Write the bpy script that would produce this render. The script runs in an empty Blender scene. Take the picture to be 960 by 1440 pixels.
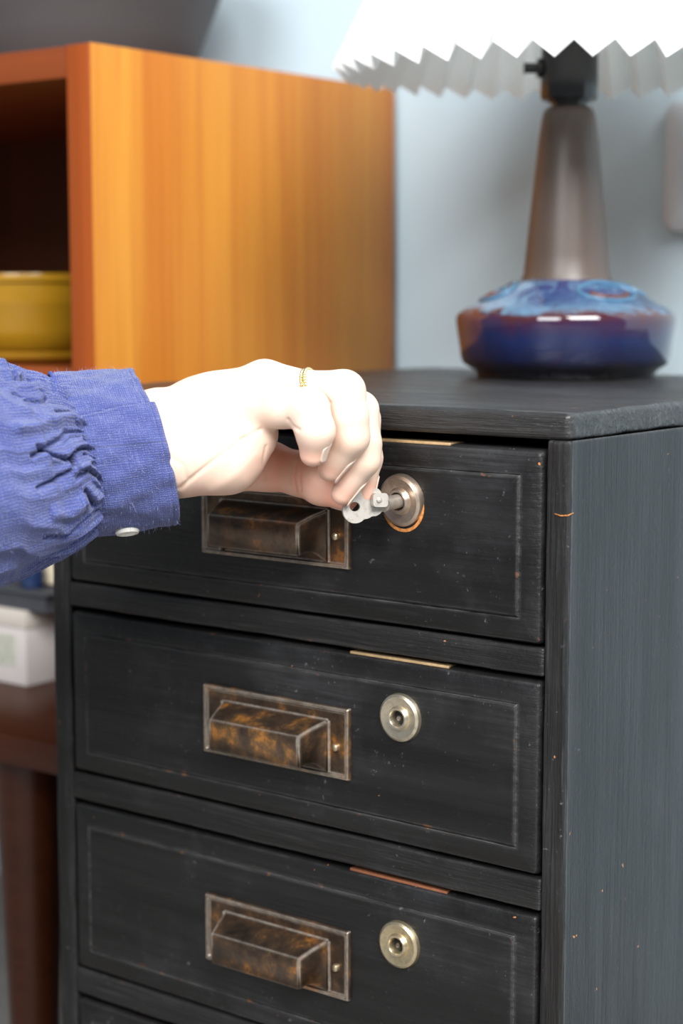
import bpy, bmesh, math, random
import numpy as np
from mathutils import Vector, Matrix

random.seed(7)
rng = np.random.default_rng(11)
SC = bpy.context.scene
COL = SC.collection

# ------------------------------------------------------------------ camera
F_PX, CX, CY = 2500.0, 480.0, 720.0
PITCH = math.atan(307 / F_PX)
YAW = math.radians(37.76)
H = 0.472                                   # height of the cabinet's frame corner above the floor
FW = np.array([-math.sin(YAW) * math.cos(PITCH), math.cos(YAW) * math.cos(PITCH), -math.sin(PITCH)])
RT = np.array([math.cos(YAW), math.sin(YAW), 0.0])
UP = np.cross(RT, FW)
CAM = np.array([0.3705, -0.6304, 0.0598 + H])

cam_d = bpy.data.cameras.new('camera')
cam = bpy.data.objects.new('camera', cam_d)
COL.objects.link(cam)
cam_d.sensor_fit = 'VERTICAL'
cam_d.sensor_height = 36.0
cam_d.sensor_width = 24.0
cam_d.lens = F_PX / 1440 * 36.0
cam_d.clip_start = 0.01
m3 = Matrix((RT, UP, -FW)).transposed()
cam.matrix_world = Matrix.Translation(CAM) @ m3.to_4x4()
cam_d.dof.use_dof = True
cam_d.dof.focus_distance = 0.765
cam_d.dof.aperture_fstop = 6.6
SC.camera = cam

# ------------------------------------------------------------------ world and lights
world = bpy.data.worlds.new('world')
SC.world = world
world.use_nodes = True
bg = world.node_tree.nodes['Background']
bg.inputs['Color'].default_value = (0.74, 0.88, 1.0, 1)
bg.inputs['Strength'].default_value = 0.25


def area(name, loc, target, sx, sy, power, color):
    d = bpy.data.lights.new(name, 'AREA')
    d.shape = 'RECTANGLE'
    d.size, d.size_y = sx, sy
    d.energy = power
    d.color = color
    o = bpy.data.objects.new(name, d)
    COL.objects.link(o)
    o.location = loc
    v = Vector(target) - Vector(loc)
    o.rotation_euler = v.to_track_quat('-Z', 'Y').to_euler()
    return o


area('window_light', (1.95, -1.45, 2.55), (-0.15, 0.1, 0.5), 1.7, 1.4, 195, (1.0, 0.995, 0.985))
area('rear_window_light', (0.45, -2.5, 2.0), (-0.15, 0.1, 0.5), 1.2, 1.3, 78, (0.95, 0.98, 1.0))

SC.view_settings.view_transform = 'Standard'
SC.view_settings.look = 'None'
SC.view_settings.gamma = 1.0
SC.view_settings.use_curve_mapping = False
SC.view_settings.exposure = 0.0


# ------------------------------------------------------------------ helpers
def ray(u, v):
    return FW + RT * (u - CX) / F_PX - UP * (v - CY) / F_PX


def at(u, v, d):
    """point seen at (u, v) standing d metres in front of the camera"""
    return CAM + ray(u, v) * d


def tag(o, label=None, cat=None, group=None, kind=None):
    if label: o['label'] = label
    if cat: o['category'] = cat
    if group: o['group'] = group
    if kind: o['kind'] = kind
    return o


def thing(name, loc, label, cat, group=None):
    o = bpy.data.objects.new(name, None)
    o.empty_display_size = 0.02
    COL.objects.link(o)
    o.location = loc
    return tag(o, label, cat, group)


def origin_of(p):
    v = Vector((0, 0, 0))
    while p is not None:
        v += p.location
        p = p.parent
    return v


def mesh_obj(name, verts, faces, mat, parent=None, origin=None, smooth=False, uv=None):
    """verts in world coordinates"""
    me = bpy.data.meshes.new(name)
    if parent is not None:
        og = origin_of(parent)
    else:
        og = Vector(origin) if origin is not None else Vector((0, 0, 0))
    V = np.asarray(verts, dtype=float) - np.array(og)
    me.from_pydata(V.tolist() if len(V) else [], [], faces if isinstance(faces, list) else faces.tolist())
    if smooth:
        me.polygons.foreach_set('use_smooth', [True] * len(me.polygons))
    if uv is not None:
        lay = me.uv_layers.new(name='UVMap')
        li = np.empty(len(me.loops), dtype=np.int32)
        me.loops.foreach_get('vertex_index', li)
        lay.data.foreach_set('uv', np.asarray(uv, dtype=np.float32)[li].ravel())
    me.materials.append(mat)
    me.update()
    o = bpy.data.objects.new(name, me)
    COL.objects.link(o)
    if parent is not None:
        o.parent = parent
    else:
        o.location = og
    return o


def bm_obj(name, bm, mat, parent=None, origin=None, smooth_angle=None):
    bmesh.ops.recalc_face_normals(bm, faces=bm.faces)
    bm.verts.ensure_lookup_table()
    bm.verts.index_update()
    V = [tuple(v.co) for v in bm.verts]
    Fc = [[v.index for v in f.verts] for f in bm.faces]
    bm.free()
    o = mesh_obj(name, V, Fc, mat, parent, origin)
    if smooth_angle:
        o.data.polygons.foreach_set('use_smooth', [True] * len(o.data.polygons))
        o.data.set_sharp_from_angle(angle=math.radians(smooth_angle))
    return o


def add_box(bm, x0, x1, y0, y1, z0, z1, bev=0.0, seg=2):
    vs = [bm.verts.new(c) for c in ((x0, y0, z0), (x1, y0, z0), (x1, y1, z0), (x0, y1, z0),
                                    (x0, y0, z1), (x1, y0, z1), (x1, y1, z1), (x0, y1, z1))]
    fs = [bm.faces.new([vs[i] for i in q]) for q in ((0, 3, 2, 1), (4, 5, 6, 7), (0, 1, 5, 4),
                                                    (1, 2, 6, 5), (2, 3, 7, 6), (3, 0, 4, 7))]
    if bev > 0:
        ed = list({e for f in fs for e in f.edges})
        bmesh.ops.bevel(bm, geom=ed, offset=bev, segments=seg, affect='EDGES', profile=0.5)


def box_obj(name, x0, x1, y0, y1, z0, z1, mat, parent=None, bev=0.0, seg=2, origin=None):
    bm = bmesh.new()
    add_box(bm, x0, x1, y0, y1, z0 + H, z1 + H, bev, seg)
    return bm_obj(name, bm, mat, parent, origin, 40 if bev else None)


def lathe(name, prof, center, mat, parent=None, origin=None, n=64, axis=None, close=False, smooth_angle=35):
    """prof: list of (radius, height along axis)"""
    c = np.asarray(center, float)
    ax = np.array([0, 0, 1.0]) if axis is None else np.asarray(axis, float) / np.linalg.norm(axis)
    t = np.array([1.0, 0, 0]) if abs(ax[0]) < 0.9 else np.array([0, 1.0, 0])
    e1 = np.cross(ax, t); e1 /= np.linalg.norm(e1)
    e2 = np.cross(ax, e1)
    bm = bmesh.new()
    rings = []
    for r, h in prof:
        if r < 1e-6:
            rings.append([bm.verts.new(c + ax * h)])
        else:
            rings.append([bm.verts.new(c + ax * h + r * (math.cos(a) * e1 + math.sin(a) * e2))
                          for a in (2 * math.pi * i / n for i in range(n))])
    pairs = list(zip(rings[:-1], rings[1:]))
    if close:
        pairs.append((rings[-1], rings[0]))
    for A, B in pairs:
        for i in range(n):
            j = (i + 1) % n
            if len(A) == 1 and len(B) == 1:
                continue
            if len(A) == 1:
                bm.faces.new((A[0], B[i], B[j]))
            elif len(B) == 1:
                bm.faces.new((A[i], A[j], B[0]))
            else:
                bm.faces.new((A[i], A[j], B[j], B[i]))
    return bm_obj(name, bm, mat, parent, origin, smooth_angle)


def rrect(x0, x1, z0, z1, r, k=5):
    pts = []
    r = max(r, 1e-5)
    for cx, cz, a0 in ((x1 - r, z1 - r, 0), (x0 + r, z1 - r, 90), (x0 + r, z0 + r, 180), (x1 - r, z0 + r, 270)):
        for i in range(k + 1):
            a = math.radians(a0 + 90 * i / k)
            pts.append((cx + r * math.cos(a), cz + r * math.sin(a)))
    return pts


def panel_bm(bm, x0, x1, z0, z1, r, rings):
    """front facing -y, rings = [(inset, y)], first ring is the back"""
    R = []
    for ins, y in rings:
        R.append([bm.verts.new((x, y, z)) for x, z in
                  rrect(x0 + ins, x1 - ins, z0 + ins, z1 - ins, max(r - ins, 0.0004))])
    n = len(R[0])
    for A, B in zip(R[:-1], R[1:]):
        for i in range(n):
            j = (i + 1) % n
            bm.faces.new((A[i], A[j], B[j], B[i]))
    bm.faces.new(R[-1])
    bm.faces.new(R[0])


def tube(bm, pts, rad, n=8, cap=True):
    pts = [Vector(p) for p in pts]
    rings = []
    prev = None
    for i, p in enumerate(pts):
        t = (pts[min(i + 1, len(pts) - 1)] - pts[max(i - 1, 0)]).normalized()
        if prev is None:
            a = Vector((0, 0, 1)) if abs(t.z) < 0.9 else Vector((1, 0, 0))
            e1 = t.cross(a).normalized()
        else:
            e1 = (prev - t * prev.dot(t)).normalized()
        prev = e1
        e2 = t.cross(e1)
        r = rad[i] if isinstance(rad, (list, tuple)) else rad
        rings.append([bm.verts.new(p + r * (math.cos(2 * math.pi * k / n) * e1 + math.sin(2 * math.pi * k / n) * e2))
                      for k in range(n)])
    for A, B in zip(rings[:-1], rings[1:]):
        for k in range(n):
            bm.faces.new((A[k], A[(k + 1) % n], B[(k + 1) % n], B[k]))
    if cap:
        bm.faces.new(rings[0]); bm.faces.new(rings[-1])


# ------------------------------------------------------------------ materials
class MT:
    def __init__(self, name):
        self.m = bpy.data.materials.new(name)
        self.m.use_nodes = True
        self.nt = self.m.node_tree
        self.b = self.nt.nodes['Principled BSDF']
        self._tc = None

    def set(self, **kw):
        for k, v in kw.items():
            s = self.b.inputs[k.replace('_', ' ')]
            if hasattr(v, 'is_output') or isinstance(v, bpy.types.NodeSocket):
                self.nt.links.new(v, s)
            elif isinstance(v, tuple) and len(v) == 3 and s.type == 'RGBA':
                s.default_value = (*v, 1)
            else:
                s.default_value = v
        return self

    def node(self, t, ins=None, **props):
        n = self.nt.nodes.new(t)
        for k, v in props.items():
            setattr(n, k, v)
        for k, v in (ins or {}).items():
            s = n.inputs[k]
            if isinstance(v, bpy.types.NodeSocket):
                self.nt.links.new(v, s)
            elif isinstance(v, tuple) and len(v) == 3 and s.type == 'RGBA':
                s.default_value = (*v, 1)
            else:
                s.default_value = v
        return n

    def coord(self, which='Object'):
        if self._tc is None:
            self._tc = self.node('ShaderNodeTexCoord')
        return self._tc.outputs[which]

    def mapped(self, scale, which='Object', loc=(0, 0, 0), rot=(0, 0, 0)):
        return self.node('ShaderNodeMapping', {'Vector': self.coord(which), 'Scale': scale, 'Location': loc,
                                               'Rotation': rot}).outputs[0]

    def noise(self, scale, vec=None, detail=4.0, rough=0.55, dist=0.0):
        return self.node('ShaderNodeTexNoise', {'Vector': vec if vec is not None else self.coord(), 'Scale': scale,
                                                'Detail': detail, 'Roughness': rough, 'Distortion': dist}).outputs[0]

    def ramp(self, fac, stops):
        n = self.node('ShaderNodeValToRGB', {'Fac': fac})
        cr = n.color_ramp
        while len(cr.elements) < len(stops):
            cr.elements.new(0.5)
        for e, (p, c) in zip(cr.elements, stops):
            e.position = p
            e.color = (*c, 1) if isinstance(c, tuple) else (c, c, c, 1)
        return n.outputs[0]

    def mix(self, fac, a, b):
        n = self.node('ShaderNodeMix', data_type='RGBA')
        for k, v in ((0, fac), (6, a), (7, b)):
            s = n.inputs[k]
            if isinstance(v, bpy.types.NodeSocket):
                self.nt.links.new(v, s)
            else:
                s.default_value = (*v, 1) if isinstance(v, tuple) else v
        return n.outputs[2]

    def math(self, op, a, b=0.0, clamp=False):
        n = self.node('ShaderNodeMath', operation=op, use_clamp=clamp)
        for k, v in ((0, a), (1, b)):
            if isinstance(v, bpy.types.NodeSocket):
                self.nt.links.new(v, n.inputs[k])
            else:
                n.inputs[k].default_value = v
        return n.outputs[0]

    def bump(self, height, strength=0.5, distance=0.001, normal=None):
        ins = {'Height': height, 'Strength': strength, 'Distance': distance}
        if normal is not None:
            ins['Normal'] = normal
        o = self.node('ShaderNodeBump', ins).outputs[0]
        self.nt.links.new(o, self.b.inputs['Normal'])
        return o

    def edge(self, radius=0.0015, gain=6.0):
        """wear mask: 1 on edges of the geometry"""
        bv = self.node('ShaderNodeBevel', {'Radius': radius}, samples=4).outputs[0]
        g = self.node('ShaderNodeNewGeometry').outputs['Normal']
        d = self.node('ShaderNodeVectorMath', operation='DOT_PRODUCT')
        self.nt.links.new(bv, d.inputs[0]); self.nt.links.new(g, d.inputs[1])
        e = self.math('SUBTRACT', 1.0, d.outputs['Value'])
        return self.math('MULTIPLY', e, gain, True)


def black_wood(name, axis, seed=0.0, haze=0.5, spec=0.36, stretch=1.0, c0=(0.0055, 0.0051, 0.0049), c1=(0.0165, 0.0155, 0.0153), r0=0.34, r1=0.55, gr=0.5, bands=0.0):
    m = MT(name)
    lo, hi = 22.0, 520.0
    sc = {'X': (lo, hi, hi), 'Y': (hi, lo, hi), 'Z': (hi, hi, lo)}[axis]
    grain = m.noise(1.0, m.mapped(sc, loc=(seed, seed, seed)), 5, 0.6)
    sc2 = tuple(s * 0.16 for s in sc)
    broad = m.noise(1.0, m.mapped(sc2, loc=(seed + 3, seed, 1)), 4, 0.6)
    blot = m.noise(16.0, m.mapped((1, 1, stretch), loc=(seed, 2, 5)), 5, 0.62)
    dust = m.noise(330.0, m.mapped((1, 1, 1), loc=(2, seed, 5)), 3, 0.7)
    base = m.mix(m.ramp(broad, [(0.35, 0.0), (0.7, 1.0)]), c0, c1)
    base = m.mix(m.math('MULTIPLY', m.ramp(grain, [(0.56, 0.0), (0.68, 1.0)]), 0.55 * gr), base, tuple(c * 3.2 for c in c1))
    if bands:
        bd = m.noise(1.0, m.mapped((2, 34, 1.6), loc=(seed, 0.35, 0)), 5, 0.6, 0.3)
        base = m.mix(m.math('MULTIPLY', m.ramp(bd, [(0.42, 0.0), (0.60, 1.0)]), bands), base, tuple(c * 0.35 for c in c0))
    hz = m.math('MULTIPLY', m.ramp(blot, [(0.48, 0.0), (0.75, 1.0)]), haze)
    hz = m.math('MULTIPLY', hz, m.ramp(grain, [(0.35, 0.2), (0.65, 1.0)]))
    base = m.mix(hz, base, (0.060, 0.062, 0.068))
    fleck = m.math('MULTIPLY', m.ramp(dust, [(0.66, 0.0), (0.74, 1.0)]), m.ramp(blot, [(0.40, 0.05), (0.60, 0.75)]))
    base = m.mix(fleck, base, (0.16, 0.165, 0.18))
    e = m.edge(0.0022, 3.0)
    wear = m.noise(120.0, m.mapped(tuple(s / 520.0 * 3 + 0.4 for s in sc), loc=(1, seed, 0)), 5, 0.7)
    base = m.mix(m.math('MULTIPLY', e, m.ramp(wear, [(0.36, 0.12), (0.64, 0.9)])), base, (0.15, 0.145, 0.145))
    chip = m.noise(150.0, m.mapped((1, 1, 1), loc=(seed + 9, 4, 2)), 3, 0.6)
    chipm = m.math('MULTIPLY', m.ramp(chip, [(0.66, 0.0), (0.70, 1.0)]), m.math('ADD', e, 0.0, True))
    base = m.mix(chipm, base, (0.42, 0.16, 0.05))
    spk = m.noise(210.0, m.mapped((1, 1, 1), loc=(seed + 4, 7, 2)), 2, 0.5)
    base = m.mix(m.ramp(spk, [(0.765, 0.0), (0.78, 0.9)]), base, (0.45, 0.18, 0.06))
    rough = m.ramp(blot, [(0.3, r0), (0.75, r1)])
    hgt = m.math('ADD', m.math('MULTIPLY', m.ramp(grain, [(0.3, 0.0), (0.55, 1.0)]), gr), m.math('MULTIPLY', dust, 0.5))
    m.set(Base_Color=base, Roughness=rough, Specular_IOR_Level=spec)
    m.bump(hgt, 0.85, 0.0006)
    return m.m


def teak(name, axis, c1, c2, c3, seed=0.0, rough=0.42):
    m = MT(name)
    lo, hi = 3.0, 120.0
    sc = {'X': (lo, hi, hi), 'Y': (hi, lo, hi), 'Z': (hi, hi, lo)}[axis]
    g = m.noise(1.0, m.mapped(sc, loc=(seed, seed, seed)), 5, 0.6, 0.3)
    b = m.noise(1.0, m.mapped(tuple(s * 0.22 for s in sc), loc=(seed + 3, 0, 1)), 3, 0.5, 0.4)
    col = m.mix(m.ramp(b, [(0.3, 0.0), (0.7, 1.0)]), c1, c2)
    col = m.mix(m.math('MULTIPLY', m.ramp(g, [(0.45, 0.0), (0.75, 1.0)]), 0.55), col, c3)
    m.set(Base_Color=col, Roughness=rough, Specular_IOR_Level=0.32)
    m.bump(g, 0.15, 0.0003)
    return m.m


def plain(name, col, rough=0.5, metal=0.0, var=0.15, scale=30.0, bump=0.0, spec=0.5):
    m = MT(name)
    n = m.noise(scale, None, 4, 0.6)
    dark = tuple(c * (1 - var) for c in col)
    lite = tuple(min(c * (1 + var), 1.0) for c in col)
    m.set(Base_Color=m.mix(m.ramp(n, [(0.3, 0.0), (0.7, 1.0)]), dark, lite), Roughness=rough, Metallic=metal,
          Specular_IOR_Level=spec)
    if bump:
        m.bump(n, bump, 0.001)
    return m.m


M_front = black_wood('black_painted_wood_drawer', 'X', 0.0, 0.45, 0.36, 1.0, (0.0042, 0.0040, 0.0040), (0.0115, 0.0110, 0.0110), 0.32, 0.5, 0.22)
M_rail = black_wood('black_painted_wood_rail', 'X', 2.3, 0.35, 0.36, 1.0, gr=0.6)
M_stile = black_wood('black_painted_wood_vertical', 'Z', 1.7, 0.35, gr=1.0)
M_side = black_wood('black_painted_wood_side', 'Z', 4.2, 0.9, 0.42, 0.40, (0.009, 0.0095, 0.0108), (0.020, 0.0208, 0.023), gr=0.25, bands=0.85)  # same black paint; paler bluish base carries the wall's reflection
M_top = black_wood('black_painted_wood_top', 'X', 6.1, 0.7, 0.55, 1.0, (0.009, 0.0084, 0.0082), (0.025, 0.0225, 0.0215), 0.26, 0.40, 0.8)
M_inner = plain('raw_drawer_wood', (0.10, 0.055, 0.03), 0.7, 0, 0.3, 60)
M_teak_side = teak('teak_side_veneer', 'Z', (0.44, 0.140, 0.014), (0.54, 0.225, 0.028), (0.33, 0.072, 0.007), 0.3)
M_teak_edge = teak('teak_lipping_vertical', 'Z', (0.30, 0.066, 0.009), (0.26, 0.050, 0.007), (0.19, 0.032, 0.005), 5.0)
M_teak_top = teak('teak_lipping_horizontal', 'X', (0.22, 0.050, 0.012), (0.18, 0.038, 0.009), (0.12, 0.022, 0.005), 8.0)
M_teak_dark_shade = teak('dark_teak_and_shade', 'Z', (0.085, 0.022, 0.008), (0.06, 0.016, 0.006), (0.03, 0.009, 0.004), 2.0, 0.5)
M_bench = teak('dark_teak_bench', 'X', (0.060, 0.015, 0.005), (0.045, 0.011, 0.004), (0.025, 0.006, 0.0025), 3.0, 0.35)
M_wall = plain('pale_blue_wall_paint', (0.53, 0.65, 0.715), 0.7, 0, 0.02, 4.0)
M_floor = teak('grey_floor_boards', 'X', (0.24, 0.22, 0.20), (0.30, 0.28, 0.26), (0.17, 0.15, 0.13), 1.0, 0.5)
M_plastic = plain('white_plastic', (0.58, 0.62, 0.66), 0.4, 0, 0.02)
M_bowl = plain('mustard_glaze', (0.30, 0.155, 0.009), 0.22, 0, 0.06, 18.0)
M_pot = plain('dark_grey_stoneware', (0.058, 0.055, 0.056), 0.55, 0, 0.08, 14.0)
M_card = plain('white_card', (0.52, 0.47, 0.45), 0.8, 0, 0.05, 40)
M_folder = plain('charcoal_board', (0.045, 0.047, 0.055), 0.6, 0, 0.1, 40)
M_cream = plain('cream_glaze', (0.62, 0.53, 0.38), 0.35, 0, 0.08, 50)
M_bluejar = plain('blue_glaze', (0.012, 0.026, 0.075), 0.2, 0, 0.2, 60)
M_bakelite = plain('black_bakelite', (0.012, 0.011, 0.011), 0.16, 0, 0.1)


def patina(name, seed, warm):
    m = MT(name)
    n1 = m.noise(62.0, m.mapped((1, 1, 1), loc=(seed, 0, 0)), 7, 0.68, 0.2)
    n2 = m.noise(240.0, m.mapped((1, 1, 1), loc=(0, seed, 0)), 5, 0.65)
    col = m.ramp(n1, [(0.34, (0.040, 0.029, 0.023)), (0.50, (0.105, 0.066, 0.043)), (0.57, (0.19 * warm, 0.098 * warm, 0.045)),
                      (0.63, (0.46 * warm, 0.19 * warm, 0.055))])
    col = m.mix(m.math('MULTIPLY', m.ramp(n2, [(0.45, 0.0), (0.7, 1.0)]), 0.45), col, (0.06, 0.042, 0.032))
    e = m.edge(0.0016, 8.0)
    col = m.mix(m.math('MULTIPLY', e, m.ramp(n2, [(0.3, 0.35), (0.62, 1.0)])), col, (0.75, 0.66, 0.56))
    m.set(Base_Color=col, Metallic=0.75, Roughness=m.ramp(n1, [(0.3, 0.30), (0.7, 0.46)]))
    m.bump(n2, 0.18, 0.0004)
    return m.m


M_patina = [patina('aged_brass_a', 0.0, 0.9), patina('aged_brass_b', 3.3, 1.2), patina('aged_brass_c', 7.1, 1.1),
            patina('aged_brass_d', 9.0, 1.0)]
M_disc = [None] * 3
for i, c in enumerate([(0.60, 0.47, 0.37), (0.66, 0.58, 0.44), (0.64, 0.53, 0.34)]):
    mm = MT('worn_nickel_brass_%s' % 'abc'[i])
    nn = mm.noise(260.0, None, 5, 0.65)
    ee = mm.edge(0.001, 4.0)
    cc = mm.mix(mm.ramp(nn, [(0.45, 0.0), (0.72, 0.8)]), c, tuple(q * 0.5 for q in c))
    cc = mm.mix(mm.math('MULTIPLY', ee, 0.7), cc, (0.85, 0.78, 0.66))
    mm.set(Base_Color=cc, Metallic=0.92, Roughness=mm.ramp(nn, [(0.3, 0.26), (0.7, 0.42)]))
    M_disc[i] = mm.m
mm = MT('old_nickel_key')
nn = mm.noise(420.0, None, 5, 0.7)
mm.set(Base_Color=mm.mix(mm.ramp(nn, [(0.5, 0.0), (0.72, 0.7)]), (0.56, 0.52, 0.47), (0.30, 0.25, 0.19)), Metallic=0.75,
       Roughness=0.42)
mm.bump(nn, 0.15, 0.0003)
M_key = mm.m
M_hole = plain('dark_keyhole', (0.01, 0.008, 0.006), 0.7)
M_bare = plain('bare_worn_wood', (0.45, 0.17, 0.04), 0.7, 0, 0.5, 700)
M_lockplate = [plain('brass_edge', (0.62, 0.42, 0.22), 0.4, 0.6, 0.2, 300), plain('copper_edge', (0.36, 0.14, 0.07), 0.4, 0.6, 0.2, 300)]

# skin
mm = MT('pale_skin')
n1 = mm.noise(55.0, None, 4, 0.6)
n2 = mm.noise(900.0, None, 3, 0.6)
bl = mm.node('ShaderNodeAttribute', attribute_name='blush_shade').outputs['Fac']
skc = mm.mix(mm.ramp(n1, [(0.3, 0.0), (0.7, 1.0)]), (0.73, 0.535, 0.42), (0.78, 0.60, 0.485))
skc = mm.mix(bl, skc, (0.76, 0.36, 0.255))  # pinker skin, plus the thumb's warm shade mixed into the colour
mm.set(Base_Color=skc, Roughness=0.48,
       Subsurface_Weight=0.25, Subsurface_Scale=0.0018, Subsurface_Radius=(1.0, 0.42, 0.25), Specular_IOR_Level=0.35)
mm.bump(mm.math('ADD', n1, mm.math('MULTIPLY', n2, 0.35)), 0.10, 0.0006)
M_skin = mm.m
mm = MT('fingernail')
mm.set(Base_Color=(0.76, 0.56, 0.46), Roughness=0.25, Subsurface_Weight=0.2, Subsurface_Scale=0.002)
M_nail = mm.m
mm = MT('gold_ring')
mm.set(Base_Color=(0.80, 0.66, 0.36), Metallic=1.0, Roughness=0.3)
M_gold = mm.m


def linen(name, k=0.76):
    m = MT(name)
    uv = m.coord('UV')
    a = m.node('ShaderNodeTexWave', {'Vector': uv, 'Scale': 330.0, 'Distortion': 4.5, 'Detail': 2.0, 'Detail Scale': 2.0},
               wave_type='BANDS', bands_direction='X').outputs['Fac']
    b = m.node('ShaderNodeTexWave', {'Vector': uv, 'Scale': 330.0, 'Distortion': 4.5, 'Detail': 2.0, 'Detail Scale': 2.0},
               wave_type='BANDS', bands_direction='Y').outputs['Fac']
    weave = m.math('MULTIPLY', a, b)
    slub = m.noise(1.0, m.node('ShaderNodeMapping', {'Vector': uv, 'Scale': (90.0, 900.0, 1.0)}).outputs[0], 4, 0.7)
    slub2 = m.noise(1.0, m.node('ShaderNodeMapping', {'Vector': uv, 'Scale': (900.0, 90.0, 1.0)}).outputs[0], 4, 0.7)
    big = m.noise(45.0, None, 4, 0.6)
    col = m.mix(m.ramp(big, [(0.3, 0.0), (0.7, 1.0)]), (0.050 * k, 0.067 * k, 0.255 * k), (0.080 * k, 0.103 * k, 0.335 * k))
    s = m.math('ADD', m.math('MULTIPLY', m.ramp(slub, [(0.5, 0.0), (0.72, 1.0)]), 0.28),
               m.math('MULTIPLY', m.ramp(slub2, [(0.5, 0.0), (0.72, 1.0)]), 0.28), True)
    col = m.mix(m.math('MULTIPLY', m.math('ADD', m.math('MULTIPLY', weave, 0.55), s, True), 0.78), col,
                (0.24, 0.275, 0.50))
    m.set(Base_Color=col, Roughness=0.9, Sheen_Weight=0.25, Sheen_Roughness=0.5, Specular_IOR_Level=0.2)
    m.bump(m.math('ADD', weave, m.math('MULTIPLY', s, 0.6)), 0.8, 0.0006)
    return m.m


M_linen = linen('blue_linen')
M_lint = plain('pale_blue_lint', (0.30, 0.34, 0.58), 0.9)
M_linen_dark = plain('blue_seam_thread', (0.05, 0.07, 0.27), 0.9)

# ------------------------------------------------------------------ the setting
WALL_Y = 0.434
wall = box_obj('wall_back', -3.0, 2.2, WALL_Y, WALL_Y + 0.1, -H, 2.0, M_wall, origin=(0, WALL_Y, 0))
tag(wall, 'pale blue painted wall behind the cabinets', kind='structure')
floor = box_obj('floor', -3.0, 2.2, -3.0, WALL_Y, -H - 0.05, -H, M_floor, origin=(0, 0, -0.05))
tag(floor, 'grey wooden floor', kind='structure')

# ------------------------------------------------------------------ black drawer cabinet
XL, ZT, DEP = -0.3075, 0.0116, 0.340
cab = thing('drawer_cabinet', (-0.154, 0.17, 0), 'tall narrow black painted wooden drawer cabinet with worn edges and brass pulls',
            'cabinet')
# side panels, top, back
bm = bmesh.new(); add_box(bm, -0.0105, 0.00036, 0.0022, DEP, 0.0, H - 0.0002)
bm_obj('side_panel', bm, M_side, cab)
bm = bmesh.new(); add_box(bm, XL - 0.0003, XL + 0.0105, 0.0031, DEP, 0.0, H - 0.0002)
bm_obj('side_panel', bm, M_side, cab)


def worn_board(name, x0, x1, y0, y1, z0, z1, mat, bev, jit, seg=4, cuts=60):
    """a bevelled board whose edges wander a little"""
    bm = bmesh.new()
    add_box(bm, x0, x1, y0, y1, z0 + H, z1 + H, bev, seg)
    L = [x1 - x0, y1 - y0, z1 - z0]
    ax = int(np.argmax(L))
    lo = (x0, y0, z0 + H)[ax]
    for c in np.linspace(0.01, 0.99, cuts):
        co = [0, 0, 0]; no = [0, 0, 0]
        co[ax] = lo + L[ax] * c; no[ax] = 1
        bmesh.ops.bisect_plane(bm, geom=bm.verts[:] + bm.edges[:] + bm.faces[:], plane_co=co, plane_no=no)
    ph = rng.random(12) * 6.28
    for v in bm.verts:
        s = (v.co[ax] - lo)
        for a in range(3):
            if a == ax: continue
            w = sum(math.sin(s * fr + ph[i] + a * 1.3) * am for i, (fr, am) in
                    enumerate(((60, 1.0), (170, 0.6), (420, 0.45), (900, 0.35))))
            v.co[a] += jit * w * 0.4
    return bm_obj(name, bm, mat, cab, None, 50)


worn_board('top_board', XL - 0.0006, 0.0006, -0.0004, DEP, 0.0, ZT, M_top, 0.0028, 0.0004)
worn_board('stile', -0.0105, 0.0003, -0.0003, 0.0030, -H, -0.0001, M_stile, 0.0014, 0.0002)
worn_board('stile', XL - 0.0003, XL + 0.0115, -0.0003, 0.0030, -H, -0.0001, M_stile, 0.0014, 0.0002)
box_obj('back_panel', XL + 0.0107, -0.0107, DEP - 0.008, DEP, -H, -0.0002, M_inner, cab)
RX0, RX1 = XL + 0.0115, -0.0107
for z0, z1 in ((-0.1000, -0.0878), (-0.2020, -0.1880), (-0.3080, -0.2945), (-H, -0.4000)):
    worn_board('rail', RX0, RX1, 0.0, 0.02, z0, z1, M_rail, 0.0011, 0.0003, 3, 40)
# a split in the front edge of the right stile, showing bare wood
bm = bmesh.new()
tube(bm, [(-0.0062, -0.0004, H - 0.0304), (-0.003, -0.0007, H - 0.0310), (0.0, -0.0002, H - 0.0307),
          (0.0009, 0.0028, H - 0.0298)], [0.0001, 0.0003, 0.00035, 0.0001], 6)
tag(bm_obj('split', bm, M_bare, cab), 'short split of bare orange wood')

PX0, PX1 = -0.2003, -0.1113                       # pull plate
PXC = (PX0 + PX1) / 2


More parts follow.
